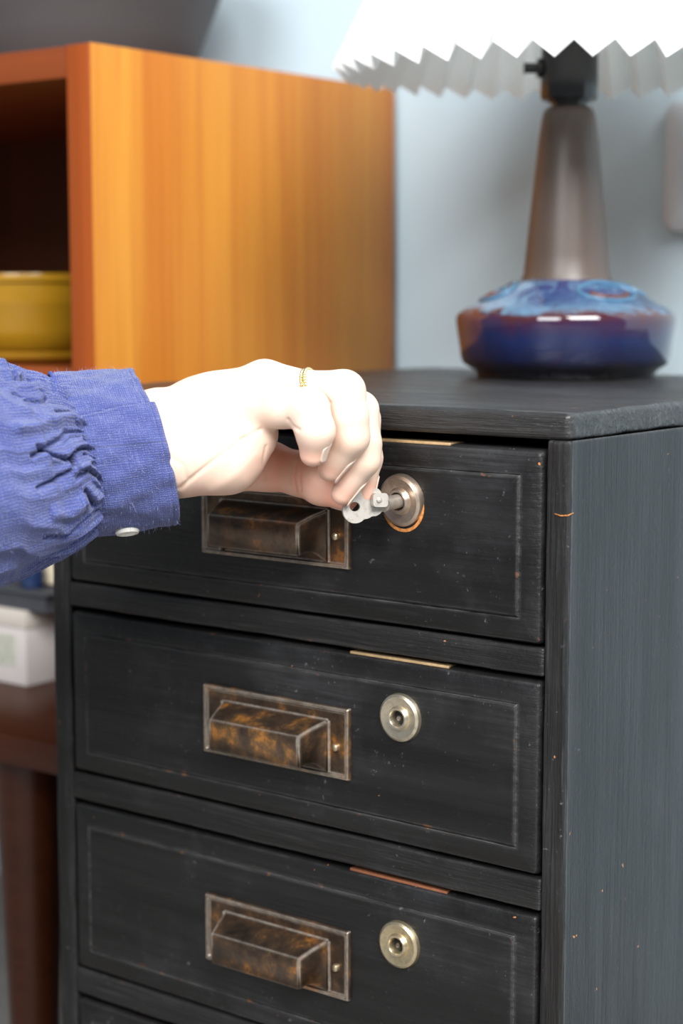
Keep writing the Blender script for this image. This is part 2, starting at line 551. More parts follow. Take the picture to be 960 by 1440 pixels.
def pull(zt, drawer, mat, lift=0.0):
    """card-file pull: rimmed plate and hood, zt = top of plate"""
    z1, z0 = zt + H, zt - 0.0338 + H
    bm = bmesh.new()
    panel_bm(bm, PX0, PX1, z0, z1, 0.0008, [(0, 0.0), (0, -0.0026), (0.0006, -0.0034), (0.0018, -0.0034), (0.0025, -0.0024),
                                            (0.0045, -0.0022)])
    bm_obj('pull_plate', bm, mat, drawer, None, 40)
    # hood: hollow, open below
    yb, yf = -0.0022, -0.0184
    hb, hf = 0.0322, 0.0272
    zb_t, zf_t, zf_b, zb_b = zt - 0.0072, zt - 0.0122, zt - 0.0272, zt - 0.0322
    bm = bmesh.new()
    cols = []
    nx = 14
    prof_n = 9

    def prof(i_, x_half_back, x_half_front):
        pts = []
        # top slope then front face, with a rounded nose
        pts.append((yb, zb_t))
        pts.append((yb - 0.0012, zb_t - 0.0001))
        pts.append((yb + (yf - yb) * 0.5, zb_t + (zf_t - zb_t) * 0.42))
        pts.append((yf + 0.0022, zf_t + 0.0006))
        pts.append((yf + 0.0006, zf_t - 0.0002))
        pts.append((yf, zf_t - 0.0016))
        pts.append((yf + 0.0004, zf_b))
        return pts
    P = prof(0, hb, hf)
    outer = []
    for s in (-1, 1):
        line = []
        for (y, z) in P:
            t = (y - yb) / (yf - yb)
            hw = hb + (hf - hb) * t
            line.append(bm.verts.new((PXC + s * hw, y, z + H)))
        outer.append(line)
    for i in range(len(P) - 1):
        bm.faces.new((outer[0][i], outer[1][i], outer[1][i + 1], outer[0][i + 1]))
    # cheeks with a curved lower edge
    for s, line in ((-1, outer[0]), (1, outer[1])):
        low = []
        k = 8
        for i in range(k + 1):
            t = i / k                      # 0 front .. 1 back
            y = yf + 0.0004 + (yb - yf - 0.0004) * t
            hw = hf + (hb - hf) * t
            z = zf_b + (zb_b - zf_b) * (t ** 3) + 0.0016 * math.sin(math.pi * min(t * 1.25, 1.0))
            low.append(bm.verts.new((PXC + s * hw, y, z + H)))
        poly = [*line[:-1], line[-1], *low[1:]]
        bm.faces.new(poly)
    bmesh.ops.remove_doubles(bm, verts=bm.verts, dist=1e-6)
    bmesh.ops.recalc_face_normals(bm, faces=bm.faces)
    ed = [e for e in bm.edges if len(e.link_faces) == 2 and e.calc_face_angle(0) > 0.9]
    bmesh.ops.bevel(bm, geom=ed, offset=0.0007, segments=2, affect='EDGES')
    o = bm_obj('pull_hood', bm, mat, drawer, None, 35)
    sm = o.modifiers.new('sheet', 'SOLIDIFY'); sm.thickness = 0.0011; sm.offset = -1
    # foot flange joining hood and plate
    bm = bmesh.new()
    for s in (-1, 1):
        tube(bm, [(PXC + s * (hb + 0.0004), -0.0025, zb_t + H), (PXC + s * (hb + 0.0007), -0.0025, zb_b + 0.001 + H)],
             0.0008, 8)
    tube(bm, [(PXC - hb, -0.0025, zb_t + 0.0003 + H), (PXC + hb, -0.0025, zb_t + 0.0003 + H)], 0.0007, 8)
    bm_obj('pull_flange', bm, mat, drawer, None, 40)
    for s in (-1, 1):
        sc = lathe('pull_screw', [(0, -0.0032), (0.0008, -0.0031), (0.0016, -0.0026), (0.0019, -0.0018), (0.0019, -0.0005)],
                   (PXC + s * 0.0368, -0.0012, zt - 0.0190 + H), M_disc[2], drawer, axis=(0, 1, 0), n=20)
    return


def escutcheon(x, z, drawer, mat, R=0.0112, tilt=(0, 0)):
    ax = np.array([tilt[0], 1.0, tilt[1]])
    c = (x, -0.0010, z + H)
    lathe('lock_escutcheon', [(R, 0.0008), (R, -0.0010), (R * 0.96, -0.0021), (R * 0.86, -0.0028), (R * 0.66, -0.0024),
                              (R * 0.52, -0.0021), (R * 0.47, -0.0034), (R * 0.43, -0.0040), (R * 0.36, -0.0039),
                              (R * 0.31, -0.0030), (R * 0.31, 0.0004)], c, mat, drawer, n=56, axis=ax)
    lathe('keyhole', [(R * 0.315, 0.0003), (0, 0.0004)], c, M_hole, drawer, n=24, axis=ax)
    if not any(tilt):
        lathe('lock_pin', [(0, -0.0018), (0.0009, -0.0016), (0.0012, -0.0010), (0.0012, 0.0003)],
              (x - 0.0006, -0.0010, z + H - 0.0004), M_patina[2], drawer, n=16, axis=ax)


DX0, DX1 = RX0 + 0.0016, RX1 - 0.0013
drawers = [(-0.0045, -0.0868, -0.0300), (-0.1022, -0.1868, -0.1277), (-0.2042, -0.2933, -0.2328), (-0.3108, -0.3990, -0.338)]
for i, (zt, zb, zp) in enumerate(drawers):
    bm = bmesh.new()
    g = 0.0108
    panel_bm(bm, DX0, DX1, zb + H, zt + H, 0.0028,
             [(0, 0.016), (0, 0.0030), (0.0004, 0.0014), (0.0012, 0.0003), (0.0028, -0.0004), (g - 0.0008, -0.0007),
              (g - 0.0002, -0.0007), (g, 0.0002), (g + 0.0004, -0.0006), (g + 0.0012, -0.0012), (g + 0.004, -0.0012)])
    add_box(bm, DX0 + 0.004, DX0 + 0.012, 0.016, DEP - 0.02, zb + 0.004 + H, zt - 0.006 + H)
    add_box(bm, DX1 - 0.012, DX1 - 0.004, 0.016, DEP - 0.02, zb + 0.004 + H, zt - 0.006 + H)
    add_box(bm, DX0 + 0.012, DX1 - 0.012, 0.016, DEP - 0.02, zb + 0.004 + H, zb + 0.008 + H)
    d = bm_obj('drawer', bm, M_front, cab, None, 30)
    pull(zp, d, M_patina[i % 4])
    ez = (-0.0302, -0.1276, -0.2325, -0.338)[i]
    escutcheon(-0.0832, ez, d, M_disc[(0, 1, 2, 1)[i]], 0.0118 if i == 0 else 0.0110, (0.06, 0.10) if i == 0 else (0, 0))
    bm = bmesh.new()
    add_box(bm, -0.1138, -0.0595, 0.0012, 0.012, zt - 0.0012 + H, zt + 0.0005 + H, 0.0002)
    bm_obj('lock_plate', bm, M_lockplate[0 if i < 2 else 1], d, None, 40)
    if i == 0:   # bare wood left where the escutcheon has slipped
        lathe('worn_ring', [(0.0112, -0.0005), (0.0112, -0.0015), (0.0098, -0.0017), (0.0098, -0.0005)],
              (-0.0825, 0, ez - 0.0028 + H), M_bare, d, n=40, axis=(0, 1, 0))

# ------------------------------------------------------------------ table lamp
LC = np.array([-0.1665, 0.277, ZT + H])
ld = (LC - CAM) @ FW
lamp = thing('table_lamp', tuple(LC), 'table lamp with blue glazed ceramic base, brown neck and white pleated shade', 'lamp')
PXM = ld / F_PX                                    # metres per pixel at the lamp
YB = 530.0
lup = (LC - CAM) @ UP
LZ0 = ((CY - YB) * ld - F_PX * lup) / (F_PX * math.cos(PITCH) + (CY - YB) * math.sin(PITCH))


def lp(r, v):
    z = ((CY - v) * ld - F_PX * lup) / (F_PX * math.cos(PITCH) + (CY - v) * math.sin(PITCH))
    return (r * (ld - z * math.sin(PITCH)) / F_PX, max(z - LZ0, 0.0) + 0.0002)


mm = MT('blue_lustre_glaze')
zc = mm.node('ShaderNodeSeparateXYZ', {'Vector': mm.coord()}).outputs['Z']
wob = mm.noise(22.0, None, 4, 0.6, 0.8)
zz = mm.math('ADD', zc, mm.math('MULTIPLY', mm.math('SUBTRACT', wob, 0.5), 0.020))
t = mm.math('DIVIDE', zz, 0.058, True)
band = mm.ramp(t, [(0.0, (0.006, 0.005, 0.006)), (0.10, (0.010, 0.008, 0.014)), (0.20, (0.006, 0.008, 0.032)), (0.42, (0.009, 0.016, 0.066)),
                   (0.56, (0.035, 0.014, 0.045)), (0.64, (0.060, 0.012, 0.011)), (0.70, (0.08, 0.15, 0.24)), (0.80, (0.028, 0.060, 0.15)),
                   (0.92, (0.02, 0.03, 0.12))])
str1 = mm.noise(1.0, mm.mapped((60, 60, 26)), 5, 0.65, 1.2)
up = mm.math('GREATER_THAN', zc, 0.0365)
col = mm.mix(mm.math('MULTIPLY', mm.ramp(str1, [(0.5, 0.0), (0.66, 1.0)]), mm.math('MULTIPLY', up, 0.85)), band, (0.10, 0.19, 0.29))
col = mm.mix(mm.math('MULTIPLY', mm.ramp(str1, [(0.28, 1.0), (0.42, 0.0)]), 0.75), col, (0.035, 0.012, 0.03))
mm.set(Base_Color=col, Roughness=0.07, Coat_Weight=0.6, Coat_Roughness=0.03)
M_glaze = mm.m
mm = MT('matt_brown_stoneware')
nn = mm.noise(600.0, None, 4, 0.6)
n3 = mm.noise(18.0, None, 3, 0.5)
mm.set(Base_Color=mm.mix(mm.ramp(n3, [(0.3, 0.0), (0.7, 1.0)]), (0.078, 0.053, 0.042), (0.098, 0.069, 0.056)), Roughness=0.40)
mm.bump(nn, 0.2, 0.0004)
M_neck = mm.m

base_prof = [(0, 0.0005 * 0), *[lp(r, v) for r, v in ((118, 530), (124, 529), (126, 523), (131, 519), (143, 512), (147, 503), (150, 480),
                                              (153, 462), (154.5, 452), (153.5, 445), (149, 439), (140, 433), (129, 428.5),
                                              (107, 416), (86, 405.5), (66, 396), (60, 394))]]
base_prof[0] = (0, base_prof[1][1])
lathe('lamp_base', base_prof, LC, M_glaze, lamp, n=128, smooth_angle=50)
lathe('lamp_neck', [lp(r, v) for r, v in ((64, 397), (62.5, 392), (60, 386), (57.5, 360), (49, 270), (42, 200), (38.5, 172), (36.5, 161),
                                       (33, 154.5), (27, 151), (0, 151))], LC, M_neck, lamp, n=96, smooth_angle=50)
lathe('lamp_collar', [lp(r, v) for r, v in ((0, 152), (24, 152), (24, 147), (29, 146), (29, 141), (0, 141))], LC, M_bakelite, lamp, n=64)
sock = lathe('lamp_socket', [lp(r, v) for r, v in ((0, 143), (37, 143), (39.5, 141), (40.5, 135), (40, 78), (38.5, 40), (36, 30), (0, 30))], LC,
             M_bakelite, lamp, n=64)
# rotary switch on the camera-left side of the socket
sw_dir = -RT
sc0 = LC + np.array([0, 0, lp(0, 97)[1]])
lathe('lamp_switch', [(0.0, 34 * PXM), (0.0046, 34 * PXM), (0.0056, 40 * PXM), (0.0056, 45 * PXM), (0.0030, 46 * PXM), (0.0030, 61 * PXM),
                      (0.0034, 61.5 * PXM), (0.0034, 63 * PXM), (0, 63.5 * PXM)], sc0, M_bakelite, sock, n=24, axis=sw_dir)


# relief ornament rings lying on the shoulder
def shoulder_pt(a, rr):
    """a = angle around the lamp from the camera direction (to the right), rr radius in px"""
    rs = [129, 107, 86, 66]
    vs = [428.5, 416, 405.5, 396]
    v = np.interp(rr, rs[::-1], vs[::-1])
    r_, z_ = lp(rr, v)
    back = -np.array([FW[0], FW[1], 0]) / np.linalg.norm(FW[:2])
    dirv = math.cos(a) * back + math.sin(a) * RT
    return LC + dirv * r_ + np.array([0, 0, z_ + 0.0003])


M_orn = [plain('pale_blue_relief_glaze', (0.065, 0.16, 0.26), 0.1), plain('brown_relief_glaze', (0.13, 0.032, 0.010), 0.15)]
for ang0 in (0.50, -1.50, 1.95, 3.4):
    for sz, rad, mi, q0, q1 in ((1.0, 0.0013, 0, 0.0, 6.2832), (0.70, 0.0012, 1, 0.35, 2.8), (0.45, 0.0007, 0, 3.3, 6.1)):
        bm = bmesh.new()
        pts = []
        for q in np.linspace(q0, q1, 41):
            a = ang0 + 0.46 * sz * math.cos(q)
            rr = 97 + 24 * sz * math.sin(q)
            pts.append(shoulder_pt(a, rr))
        tube(bm, pts, rad, 8)
        bm_obj('relief_ring', bm, M_orn[mi], lamp, None, 60)

# pleated shade
mm = MT('white_pleated_shade')
mm.set(Base_Color=(0.93, 0.93, 0.92), Roughness=0.7, Transmission_Weight=0.0)
tr = mm.node('ShaderNodeBsdfTranslucent', {'Color': (0.9, 0.9, 0.88)})
ms = mm.node('ShaderNodeMixShader', {'Fac': 0.42})
out = mm.nt.nodes['Material Output']
mm.nt.links.new(mm.b.outputs[0], ms.inputs[1]); mm.nt.links.new(tr.outputs[0], ms.inputs[2]); mm.nt.links.new(ms.outputs[0], out.inputs[0])
M_shade = mm.m
NP = 42
zr = 0.1697
RO, RI = 327 * PXM, 306 * PXM
TOPZ, TOPR = zr + 0.150, 0.062
V, Fc = [], []
ROWS = 26
for j in range(ROWS + 1):
    s = j / ROWS
    for k in range(NP * 2):
        a = 2 * math.pi * (k + 0.35) / (NP * 2)
        o_ = k % 2 == 0
        r0 = RO if o_ else RI
        r1 = TOPR + (0.004 if o_ else -0.004)
        z0 = zr + (0.0075 if o_ else 0.0)
        # scalloped edge: each panel's free edge is cut slightly curved by the fold
        r = r0 + (r1 - r0) * s
        z = z0 + (TOPZ - z0) * s
        tl = (r * math.cos(a) * FW[0] + r * math.sin(a) * FW[1]) * 0.021        # the shade sits a little askew
        V.append((LC[0] + r * math.cos(a), LC[1] + r * math.sin(a), LC[2] + z + tl))
n2_ = NP * 2
for j in range(ROWS):
    for k in range(n2_):
        k2 = (k + 1) % n2_
        Fc.append((j * n2_ + k, j * n2_ + k2, (j + 1) * n2_ + k2, (j + 1) * n2_ + k))
sh = mesh_obj('lamp_shade', V, Fc, M_shade, lamp)
sd = sh.modifiers.new('card', 'SOLIDIFY'); sd.thickness = 0.0005; sd.offset = 0
# wire carrier that holds the shade on the socket
bm = bmesh.new()
ringz = LC[2] + zr + 0.055
rr_ = 0.105
tube(bm, [(LC[0] + 0.098 * math.cos(q), LC[1] + 0.098 * math.sin(q), ringz) for q in np.linspace(0, 2 * math.pi, 49)], 0.0011, 8)
for q in (0.5, 2.6, 4.7):
    tube(bm, [(LC[0] + 0.016 * math.cos(q), LC[1] + 0.016 * math.sin(q), ringz - 0.006),
              (LC[0] + 0.098 * math.cos(q), LC[1] + 0.098 * math.sin(q), ringz)], 0.0011, 8)
bm_obj('shade_carrier', bm, M_plastic, lamp, None, 60)

# ------------------------------------------------------------------ wall switch
bm = bmesh.new()
panel_bm(bm, -0.1825, -0.096, 0.0995 + H, 0.184 + H, 0.009, [(0, WALL_Y - 0.0002), (0, WALL_Y - 0.006), (0.0008, WALL_Y - 0.0085),
                                                          (0.003, WALL_Y - 0.0095), (0.012, WALL_Y - 0.0098)])
swp = bm_obj('wall_switch', bm, M_plastic, None, (-0.139, WALL_Y, 0.142 + H), 40)
tag(swp, 'white rounded switch plate on the pale blue wall right of the lamp', 'switch')
bm = bmesh.new()
panel_bm(bm, -0.163, -0.115, 0.118 + H, 0.165 + H, 0.003, [(0, WALL_Y - 0.0095), (0, WALL_Y - 0.0112), (0.001, WALL_Y - 0.0120), (0.01, WALL_Y - 0.0122)])
bm_obj('rocker', bm, M_plastic, swp, None, 40)

# ------------------------------------------------------------------ teak shelf unit
TX, TY0, TY1 = -0.400, 0.1235, 0.4270
TZ1, TZ0 = 0.2063, -0.1945
TW = 0.56
TT = 0.0190
teak_u = thing('shelf_unit', (TX - TW / 2, 0.275, TZ0 + H), 'open orange teak shelf unit standing behind the black cabinet', 'shelf')
box_obj('side_panel', TX - TT, TX, TY0 + 0.0008, TY1, TZ0, TZ1, M_teak_side, teak_u, 0.0008)
box_obj('side_panel', TX - TW, TX - TW + TT, TY0 + 0.0008, TY1, TZ0, TZ1, M_teak_side, teak_u, 0.0008)
tag(box_obj('edge_lipping', TX - TT, TX - 0.0006, TY0 - 0.001, TY0 + 0.0007, TZ0, TZ1 - 0.0004, M_teak_edge, teak_u, 0.0005), 'darker teak front edge')
tag(box_obj('edge_lipping', TX - TW, TX - TW + TT, TY0 - 0.001, TY0 + 0.0007, TZ0, TZ1 - 0.0004, M_teak_edge, teak_u, 0.0005), 'darker teak front edge')
box_obj('top_board', TX - TW + TT, TX - TT, TY0, TY1, TZ1 - TT, TZ1 - 0.0006, M_teak_top, teak_u, 0.0006)
SHZ = 0.0140
box_obj('shelf_board', TX - TW + TT, TX - TT, TY0 + 0.006, TY1 - 0.006, SHZ - 0.015, SHZ, M_teak_top, teak_u, 0.0006)
box_obj('back_panel', TX - TW + TT, TX - TT, TY1 - 0.006, TY1 - 0.0005, TZ0, TZ1 - TT, M_teak_dark_shade, teak_u)  # the dim interior's shade is put into this dark tone


# bowls on the shelf
def bowl(name, c, prof, label):
    o = lathe(name, prof, c, M_bowl, None, tuple(c), n=80, smooth_angle=50)
    return tag(o, label, 'bowl', 'mustard dishes on the teak shelf')


BC = np.array([-0.5430, 0.2050, SHZ + H + 0.0004])
bowl('shallow_dish', BC, [(0, 0.0), (0.046, 0.0), (0.062, 0.0012), (0.0665, 0.0050), (0.067, 0.0076), (0.0655, 0.0078), (0.060, 0.0036), (0.045, 0.0026), (0, 0.0026)],
     'flat mustard yellow dish under the mustard bowl')
BC2 = BC + np.array([0, 0, 0.0030])
bowl('serving_bowl', BC2, [(0, 0.0), (0.0320, 0.0), (0.0390, 0.0020), (0.0470, 0.0090), (0.0510, 0.0190), (0.0525, 0.0330), (0.0535, 0.0350), (0.0540, 0.0370),
                         (0.0540, 0.0495), (0.0560, 0.0500), (0.0566, 0.0530), (0.0560, 0.0555), (0.0535, 0.0558), (0.0515, 0.0530), (0.0475, 0.0200), (0.034, 0.0050), (0, 0.0040)],
     'round mustard yellow glazed bowl on the teak shelf')

# planter on top of the unit
PC = np.array([-0.5900, 0.285, TZ1 + H])
pot = thing('planter', tuple(PC), 'large dark grey flared planter on top of the teak shelf unit', 'planter')
lathe('pot', [(0, 0.0), (0.084, 0.0), (0.087, 0.003), (0.100, 0.034), (0.120, 0.086), (0.124, 0.092), (0.124, 0.100), (0.117, 0.100), (0.114, 0.092), (0.085, 0.012), (0, 0.010)],
      PC, M_pot, pot, n=96, smooth_angle=40)
M_soil = plain('potting_soil', (0.03, 0.02, 0.014), 0.95, 0, 0.5, 200, 0.6)
lathe('soil', [(0.1125, 0.088), (0.06, 0.0905), (0, 0.091)], PC, M_soil, pot, n=48)

# ------------------------------------------------------------------ bench beside the cabinet
bench = thing('bench', (-0.66, 0.23, 0), 'low dark teak bench with round legs left of the black cabinet', 'bench')
box_obj('bench_top', -1.02, -0.3115, 0.05, 0.428, TZ0 - 0.0184, TZ0 - 0.0002, M_bench, bench, 0.0016)
box_obj('apron', -0.99, -0.345, 0.122, 0.137, TZ0 - 0.034, TZ0 - 0.0184, M_teak_dark_shade, bench, 0.001)
for lx, ly in ((-0.4285, 0.090), (-0.96, 0.090), (-0.4285, 0.385), (-0.96, 0.385)):
    lathe('leg', [(0, 0), (0.0115, 0), (0.0125, 0.002), (0.0215, 0.252), (0.0225, 0.2585), (0, 0.2585)], (lx, ly, 0.0005), M_bench, bench, n=36)

# things standing on the bench inside the unit
cb = thing('carton', (-0.558, 0.20, TZ0 + H), 'small white carton standing on the dark bench', 'box')
box_obj('carton_body', -0.630, -0.4870, 0.1420, 0.260, TZ0, TZ0 + 0.0480, M_card, cb, 0.0008)
box_obj('carton_lid', -0.6308, -0.4862, 0.1412, 0.2608, TZ0 + 0.0380, TZ0 + 0.0500, plain('cream_card_lid', (0.48, 0.43, 0.38), 0.8, 0, 0.05, 40), cb, 0.0008)
box_obj('printed_label', -0.516, -0.497, 0.1416, 0.1421, TZ0 + 0.012, TZ0 + 0.033, plain('faded_green_print', (0.42, 0.42, 0.35), 0.8, 0, 0.2, 300), cb)
al = thing('album', (-0.56, 0.20, TZ0 + 0.0502 + H), 'flat charcoal album lying on the white carton', 'book')
z_ = TZ0 + 0.0502
box_obj('cover', -0.640, -0.4680, 0.1430, 0.262, z_ + 0.0002, z_ + 0.0018, M_folder, al, 0.0005)
box_obj('pages', -0.638, -0.4710, 0.1455, 0.260, z_ + 0.0018, z_ + 0.0106, M_folder, al)
box_obj('cover', -0.640, -0.4680, 0.1430, 0.262, z_ + 0.0106, z_ + 0.0122, M_folder, al, 0.0005)
jz = z_ + 0.0123 + H
tag(lathe('jar', [(0, 0), (0.010, 0), (0.0135, 0.002), (0.0140, 0.020), (0.0115, 0.026), (0.0120, 0.029), (0.0105, 0.029), (0.0100, 0.024), (0.0125, 0.019), (0.0120, 0.003), (0, 0.002)],
          (-0.4930, 0.180, jz), M_cream, None, (-0.4930, 0.180, jz), n=40), 'cream ceramic jar standing on the charcoal album', 'jar')
tag(lathe('small_pot', [(0, 0), (0.006, 0), (0.0075, 0.001), (0.0085, 0.010), (0.0065, 0.0145), (0.0070, 0.016), (0.0058, 0.016), (0.0055, 0.013), (0.0070, 0.009), (0.006, 0.002), (0, 0.0018)],
          (-0.4960, 0.1570, jz), M_bluejar, None, (-0.4960, 0.1570, jz), n=32), 'tiny blue glazed pot beside the cream jar', 'pot')

# ------------------------------------------------------------------ key in the top lock
ld1 = np.array([-0.0832, 0.0, -0.0302 + H])
key = thing('key', tuple(ld1 + np.array([0, -0.004, 0])), 'small old nickel key with pierced flat bow turned in the top lock', 'key')
ax = np.array([0.0, -1.0, -0.03])
lathe('key_shaft', [(0, -0.003), (0.0031, -0.003), (0.0031, 0.0125), (0.0034, 0.0128), (0.0034, 0.0150), (0.0, 0.0152)], ld1, M_key, key, n=32, axis=ax)
# swivel lug
lugc = at(534, 703.5, 0.7655)
e_r = RT * 0.96 + FW * 0.28; e_r /= np.linalg.norm(e_r)
e_n = -np.cross(e_r, UP); e_n /= np.linalg.norm(e_n)
if e_n @ FW > 0: e_n = -e_n
e_u = np.cross(e_n, e_r); e_u *= np.sign(e_u @ UP)


def plate_obj(name, outline, hole, c, thick, mat, parent, bev=0.0003):
    """outline in metres in (e_r, e_u), optional hole loop"""
    bm = bmesh.new()
    n = len(outline)

    def mk(loop, off):
        return [bm.verts.new(c + e_r * a + e_u * b + e_n * off) for a, b in loop]
    A, B = mk(outline, thick / 2), mk(outline, -thick / 2)
    for i in range(n):
        j = (i + 1) % n
        bm.faces.new((A[i], A[j], B[j], B[i]))
    if hole is None:
        bm.faces.new(A); bm.faces.new(B)
    else:
        C_, D_ = mk(hole, thick / 2), mk(hole, -thick / 2)
        for i in range(n):
            j = (i + 1) % n
            bm.faces.new((A[i], A[j], C_[j], C_[i]))
            bm.faces.new((B[i], B[j], D_[j], D_[i]))
            bm.faces.new((C_[i], C_[j], D_[j], D_[i]))
    return bm_obj(name, bm, mat, parent, None, 40)


S_ = 0.7655 / F_PX
lug = [(x * S_, y * S_) for x, y in rrect(-12, 10, -9.5, 10, 5)]
plate_obj('swivel_lug', lug, None, lugc, 0.0042, M_key, key)
lathe('rivet', [(0, 0.0008), (0.0009, 0.0006), (0.0013, 0.0), (0.0013, -0.0005)], lugc + e_n * 0.0021 - e_r * 3.5 * S_, M_key, key, n=20, axis=e_n)
bc = at(509, 708, 0.7665)
nb = 72
outl, hol = [], []
hx, hy = -11.5, -4.5
for i in range(nb):
    a = 2 * math.pi * i / nb
    # trefoil bow: union of lobes
    best = 0
    for lx, ly, lr in ((-11, -10, 18), (16, -3, 15), (18, 12, 10), (0, 0, 17), (-13, 12, 14), (3, -6, 16)):
        dx, dy = lx, ly
        b_ = dx * math.cos(a) + dy * math.sin(a)
        disc = b_ * b_ - (dx * dx + dy * dy - lr * lr)
        if disc > 0:
            best = max(best, b_ + math.sqrt(disc))
    outl.append((best * math.cos(a) * S_, best * math.sin(a) * S_))
    hol.append(((hx + 7.6 * math.cos(a)) * S_, (hy + 6.6 * math.sin(a)) * S_))
plate_obj('key_bow', outl, hol, bc, 0.0016, M_key, key)

# ------------------------------------------------------------------ person: hand and sleeve
person = thing('person', tuple(at(230, 640, 0.77)), 'right hand in a blue linen sleeve turning the key of the top drawer', 'person')
D0 = 0.750
PMM = D0 / F_PX
HO = at(380, 620, D0)                                # origin of the hand's own frame


def hp(u, v, d):
    p = at(u, v, d) - HO
    return np.array([p @ RT, p @ UP, p @ FW])


def sdf_cap(P, a, b, ra, rb):
    ab = b - a
    L2 = float(ab @ ab)
    h = np.clip(((P - a) @ ab) / L2, 0, 1)
    q = P - a - h[..., None] * ab
    return np.sqrt((q * q).sum(-1)) - (ra + (rb - ra) * h)


def smin(a, b, k):
    h = np.clip(0.5 + 0.5 * (b - a) / k, 0, 1)
    return b + (a - b) * h - k * h * (1 - h)


VOX = 0.00066
lo = np.array([-0.1080, -0.0345, -0.036]); hi = np.array([0.0520, 0.0400, 0.078])
gx, gy, gz = [np.arange(lo[i], hi[i], VOX, dtype=np.float32) for i in range(3)]
GP = np.stack(np.meshgrid(gx, gy, gz, indexing='ij'), -1)


def chain(nodes, k):
    """nodes: (u, v, depth, radius in px)"""
    out = None
    for A, B in zip(nodes[:-1], nodes[1:]):
        d = sdf_cap(GP, hp(*A[:3]).astype(np.float32), hp(*B[:3]).astype(np.float32), A[3] * PMM, B[3] * PMM)
        out = d if out is None else smin(out, d, k)
    return out


FING = {
    'pinky': [(350, 574, 0.747, 30), (395, 574, 0.738, 27.5), (433, 575, 0.732, 29), (443, 606, 0.730, 27), (440, 638, 0.734, 18.5)],
    'ring': [(360, 550, 0.760, 33), (425, 550, 0.749, 29), (483, 551, 0.744, 30), (490, 588, 0.742, 27.5), (492, 614, 0.743, 27), (464, 660, 0.750, 17.5)],
    'middle': [(372, 541, 0.777, 36), (440, 553, 0.766, 30), (505, 577, 0.758, 27), (511, 625, 0.755, 25), (510, 646, 0.755, 24.5), (481, 694, 0.7605, 16.5)],
    'index': [(378, 545, 0.795, 36), (445, 562, 0.784, 30), (508, 590, 0.775, 27), (515, 645, 0.770, 23), (513, 696, 0.7695, 13.5)],
    'thumb': [(318, 655, 0.795, 40), (375, 655, 0.797, 36), (424, 667, 0.790, 31), (452, 682, 0.781, 28), (486, 700, 0.7745, 19)],
}
palm = None
for A, B in (
        ((40, 650, 0.752, 72), (225, 622, 0.760, 71)),
        ((225, 622, 0.782, 66), (300, 600, 0.785, 62)),
        ((235, 622, 0.757, 70), (300, 610, 0.755, 56)),
        ((300, 575, 0.762, 48), (350, 574, 0.749, 31)),
        ((290, 585, 0.770, 52), (360, 552, 0.762, 34)),
        ((280, 590, 0.780, 52), (372, 543, 0.778, 36)),
        ((280, 600, 0.790, 50), (378, 548, 0.794, 36)),
        ((270, 642, 0.752, 52), (318, 642, 0.750, 46)),
        ((318, 642, 0.750, 46), (356, 612, 0.750, 33)),
        ((265, 640, 0.785, 52), (320, 650, 0.792, 43))):
    d = sdf_cap(GP, hp(*A[:3]).astype(np.float32), hp(*B[:3]).astype(np.float32), A[3] * PMM, B[3] * PMM)
    palm = d if palm is None else smin(palm, d, 0.010)
fd = None
for nm in ('pinky', 'ring', 'middle', 'index'):
    c_ = chain(FING[nm], 0.0022)
    fd = c_ if fd is None else smin(fd, c_, 0.0004)
body = smin(palm, fd, 0.0032)
th_ = chain(FING['thumb'], 0.004)
body = smin(body, th_, 0.0012)


def surface_nets(Fv, o, h):
    s = Fv < 0
    nx, ny, nz = Fv.shape
    corners = [(i, j, k) for i in (0, 1) for j in (0, 1) for k in (0, 1)]
    cnt = sum(s[i:nx - 1 + i, j:ny - 1 + j, k:nz - 1 + k].astype(np.int8) for i, j, k in corners)
    act = (cnt > 0) & (cnt < 8)
    idx = np.argwhere(act)
    vid = -np.ones(act.shape, dtype=np.int64)
    vid[act] = np.arange(len(idx))
    acc = np.zeros((len(idx), 3)); num = np.zeros(len(idx))
    cv = {c: Fv[idx[:, 0] + c[0], idx[:, 1] + c[1], idx[:, 2] + c[2]] for c in corners}
    for c in corners:
        for a in range(3):
            if c[a] == 0:
                c2 = list(c); c2[a] = 1; c2 = tuple(c2)
                A, B = cv[c], cv[c2]
                x = (A < 0) != (B < 0)
                t_ = np.where(x, A / np.where(x, A - B, 1), 0)
                pnt = np.tile(np.array(c, float), (len(idx), 1))
                pnt[:, a] += t_
                acc[x] += pnt[x]; num[x] += 1
    verts = o + h * (idx + acc / num[:, None])
    quads = []
    for a in range(3):
        b, c = (a + 1) % 3, (a + 2) % 3
        sl0 = [slice(None)] * 3; sl1 = [slice(None)] * 3
        sl0[a] = slice(0, -1); sl1[a] = slice(1, None)
        cr = s[tuple(sl0)] != s[tuple(sl1)]
        e = np.argwhere(cr)
        sgn = s[tuple(sl0)][cr]
        ok = (e[:, b] > 0) & (e[:, c] > 0) & (e[:, b] < act.shape[b]) & (e[:, c] < act.shape[c])
        e, sgn = e[ok], sgn[ok]

        def g(db, dc):
            q = e.copy(); q[:, b] += db; q[:, c] += dc
            return vid[q[:, 0], q[:, 1], q[:, 2]]
        q = np.stack([g(-1, -1), g(0, -1), g(0, 0), g(-1, 0)], 1)
        q[~sgn] = q[~sgn][:, ::-1]
        quads.append(q)
    return verts, np.concatenate(quads)


hv, hf = surface_nets(body, lo.astype(float), VOX)
